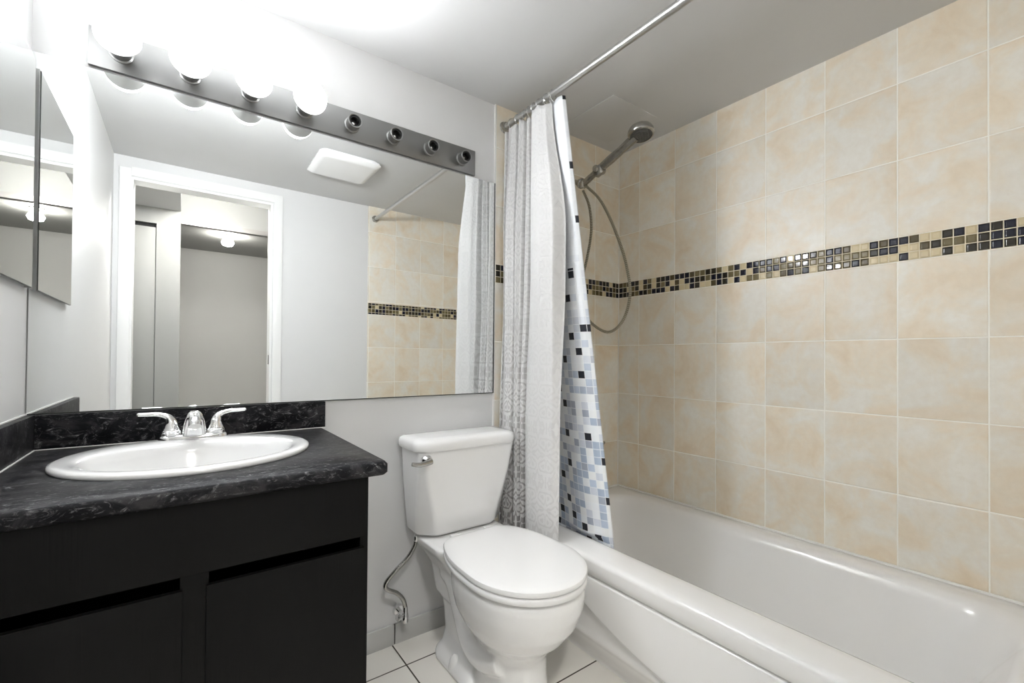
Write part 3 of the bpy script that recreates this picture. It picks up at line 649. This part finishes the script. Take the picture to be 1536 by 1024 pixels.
# rings
def ring(y, tilt):
    bm = B(); pts = [Vector((.0205 * math.cos(2 * PI * i / 28), 0, -.008 + .0215 * math.sin(2 * PI * i / 28))) for i in range(28)]
    rot = Matrix.Rotation(tilt, 3, 'Z'); rr = []
    for i, p in enumerate(pts):
        rad = Vector((p.x, 0, p.z + .008)).normalized(); rr.append([rot @ (p + rad * .0017 * math.cos(2 * PI * j / 8) + Vector((0, 1, 0)) * .0017 * math.sin(2 * PI * j / 8)) for j in range(8)])
    rr.append(rr[0]); loft(bm, rr, False, False); bmesh.ops.remove_doubles(bm, verts=bm.verts, dist=1e-6)
    o = obj('curtain_ring', bm, chrome); o.location = (RX, y, RZ); return o
r0 = ring(1.276, .25)
tag(r0, 'chrome curtain ring nearest the camera at the end of the bunched rings on the rod', 'ring', 'chrome rings on the curtain rod')
for k, y in enumerate((1.290, 1.304, 1.326, 1.352, 1.384, 1.418, 1.452, 1.492, 1.535)):
    c = r0.copy(); sc.collection.objects.link(c); c.location = (RX, y, RZ); c.rotation_euler = (0, 0, random.Random(k).uniform(-.5, .4))
    c['label'] = 'chrome curtain ring gathered on the rod above the grey curtain folds'

# shower arm, handset and hose
AX = 1.49
sh = thing('handheld_shower', 'worn chrome handheld shower with round spray head on its wall arm', 'shower', (AX, YB - TT, 1.90))
bm = B(); tube(bm, spline([(AX, YB - TT, 1.905), (AX, 1.555, 1.905), (AX, 1.520, 1.892), (AX, 1.492, 1.878)], 8), .0115, 18); a = obj('wall_arm', bm, worn_chrome, sh)
bm = B(); lathe(bm, (AX, YB - TT, 1.905), (0, -1, 0), [(0, .034), (.004, .033), (.010, .022), (.012, .012)], 28); obj('escutcheon', bm, worn_chrome, a)
bm = B(); lathe(bm, (AX, 1.505, 1.884), (0, -.8, -.35), [(0, .018), (.014, .024), (.022, .024), (.026, .0195), (.042, .0195), (.046, .013)], 10); obj('swivel_nut', bm, worn_chrome, sh)
# holder and handle along direction P0 -> P1
P0, P1 = Vector((AX, 1.478, 1.868)), Vector((AX, 1.205, 1.955))
dr = (P1 - P0).normalized()
bm = B(); path = spline([P0, P0 + dr * .07 + Vector((0, 0, .004)), P0 + dr * .15 + Vector((0, 0, .006)), P0 + dr * .22 + Vector((0, 0, .006)), P1 + dr * .03 + Vector((0, 0, .010))], 8)
k = len(path); rad = [lin(i / (k - 1), [(0, .0135), (.12, .0155), (.25, .0145), (.4, .018), (.6, .0195), (.8, .0175), (1, .020)]) for i in range(k)]
tube(bm, path, rad, 20); obj('handle', bm, worn_chrome, sh)
bm = B(); q = P0 + dr * .105
lathe(bm, q - dr * .022, dr, [(0, .016), (.004, .0225), (.040, .0225), (.046, .0185)], 24); lathe(bm, q + Vector((-.03, 0, .004)), (1, 0, 0), [(0, .013), (.004, .0155), (.056, .0155), (.06, .013)], 20); obj('holder', bm, worn_chrome, sh)
hc = P1 + dr * .055 + Vector((0, 0, .012)); nrm = Vector((-.10, -.16, -.98)).normalized()
bm = B(); lathe(bm, hc - nrm * .024, nrm, [(0, .012), (.004, .034), (.012, .047), (.022, .052), (.034, .053), (.040, .050), (.042, .044), (.040, .0435)], 40, cap1=False); hd = obj('spray_head', bm, worn_chrome, sh)
bm = B(); lathe(bm, hc - nrm * .024, nrm, [(.036, .0445), (.040, .043), (.041, .030), (.044, .028), (.044, 0)], 40, cap0=False)
u_, v_ = frame(nrm)
for rr_, cnt in ((.012, 6), (.022, 12), (.036, 20)):
    for i in range(cnt):
        a_ = 2 * PI * i / cnt; lathe(bm, hc + nrm * (.016 if rr_ > .03 else .019) + (u_ * math.cos(a_) + v_ * math.sin(a_)) * rr_, nrm, [(0, .0022), (.004, .0017)], 6)
obj('spray_face', bm, simple('grey_spray_face', (.16, .16, .15), .35, .3, var=.5, scale=90), hd)
HP = [(876, 286), (884, 310), (887, 345), (881, 385), (872, 425), (872, 458), (886, 483), (912, 498), (934, 481), (945, 442), (940, 400), (930, 365), (914, 325), (898, 297), (882, 279)]
def unp(px, py, X):
    d = Fw + Rr * ((px - 768) / 672.3242) + Uu * ((531.1518 - py) / 672.3242); t = X / d.x; return Vector((0, 0, 1.05927)) + d * t
pts = [unp(px, py, 1.500 + .012 * math.sin(i)) for i, (px, py) in enumerate(HP)]
pts = [Vector((AX + .004, p.y, p.z)) if i in (0, len(HP) - 1) else p for i, p in enumerate(pts)]
bm = B(); tube(bm, spline(pts, 12), .0062, 12, uvl=True)
hs = obj('shower_hose', bm, hose_m, origin=(AX, 1.40, 1.35)); tag(hs, 'ribbed metal shower hose looping down from the handheld shower head', 'hose')

# tub valve and spout, mostly behind the liner
tv = thing('tub_valve', 'chrome tub valve lever on the tiled back wall just right of the liner', 'valve', (1.50, YB - TT, .70))
obj('escutcheon', lathe(B(), (1.50, YB - TT, .70), (0, -1, 0), [(0, .075), (.004, .074), (.012, .05), (.016, .03), (.05, .026), (.055, .02)], 36), worn_chrome, tv)
bm = B(); tube(bm, spline([(1.50, 1.535, .70), (1.54, 1.52, .698), (1.60, 1.505, .680), (1.666, 1.500, .650)], 8), .0085, 14); obj('lever', bm, worn_chrome, tv)
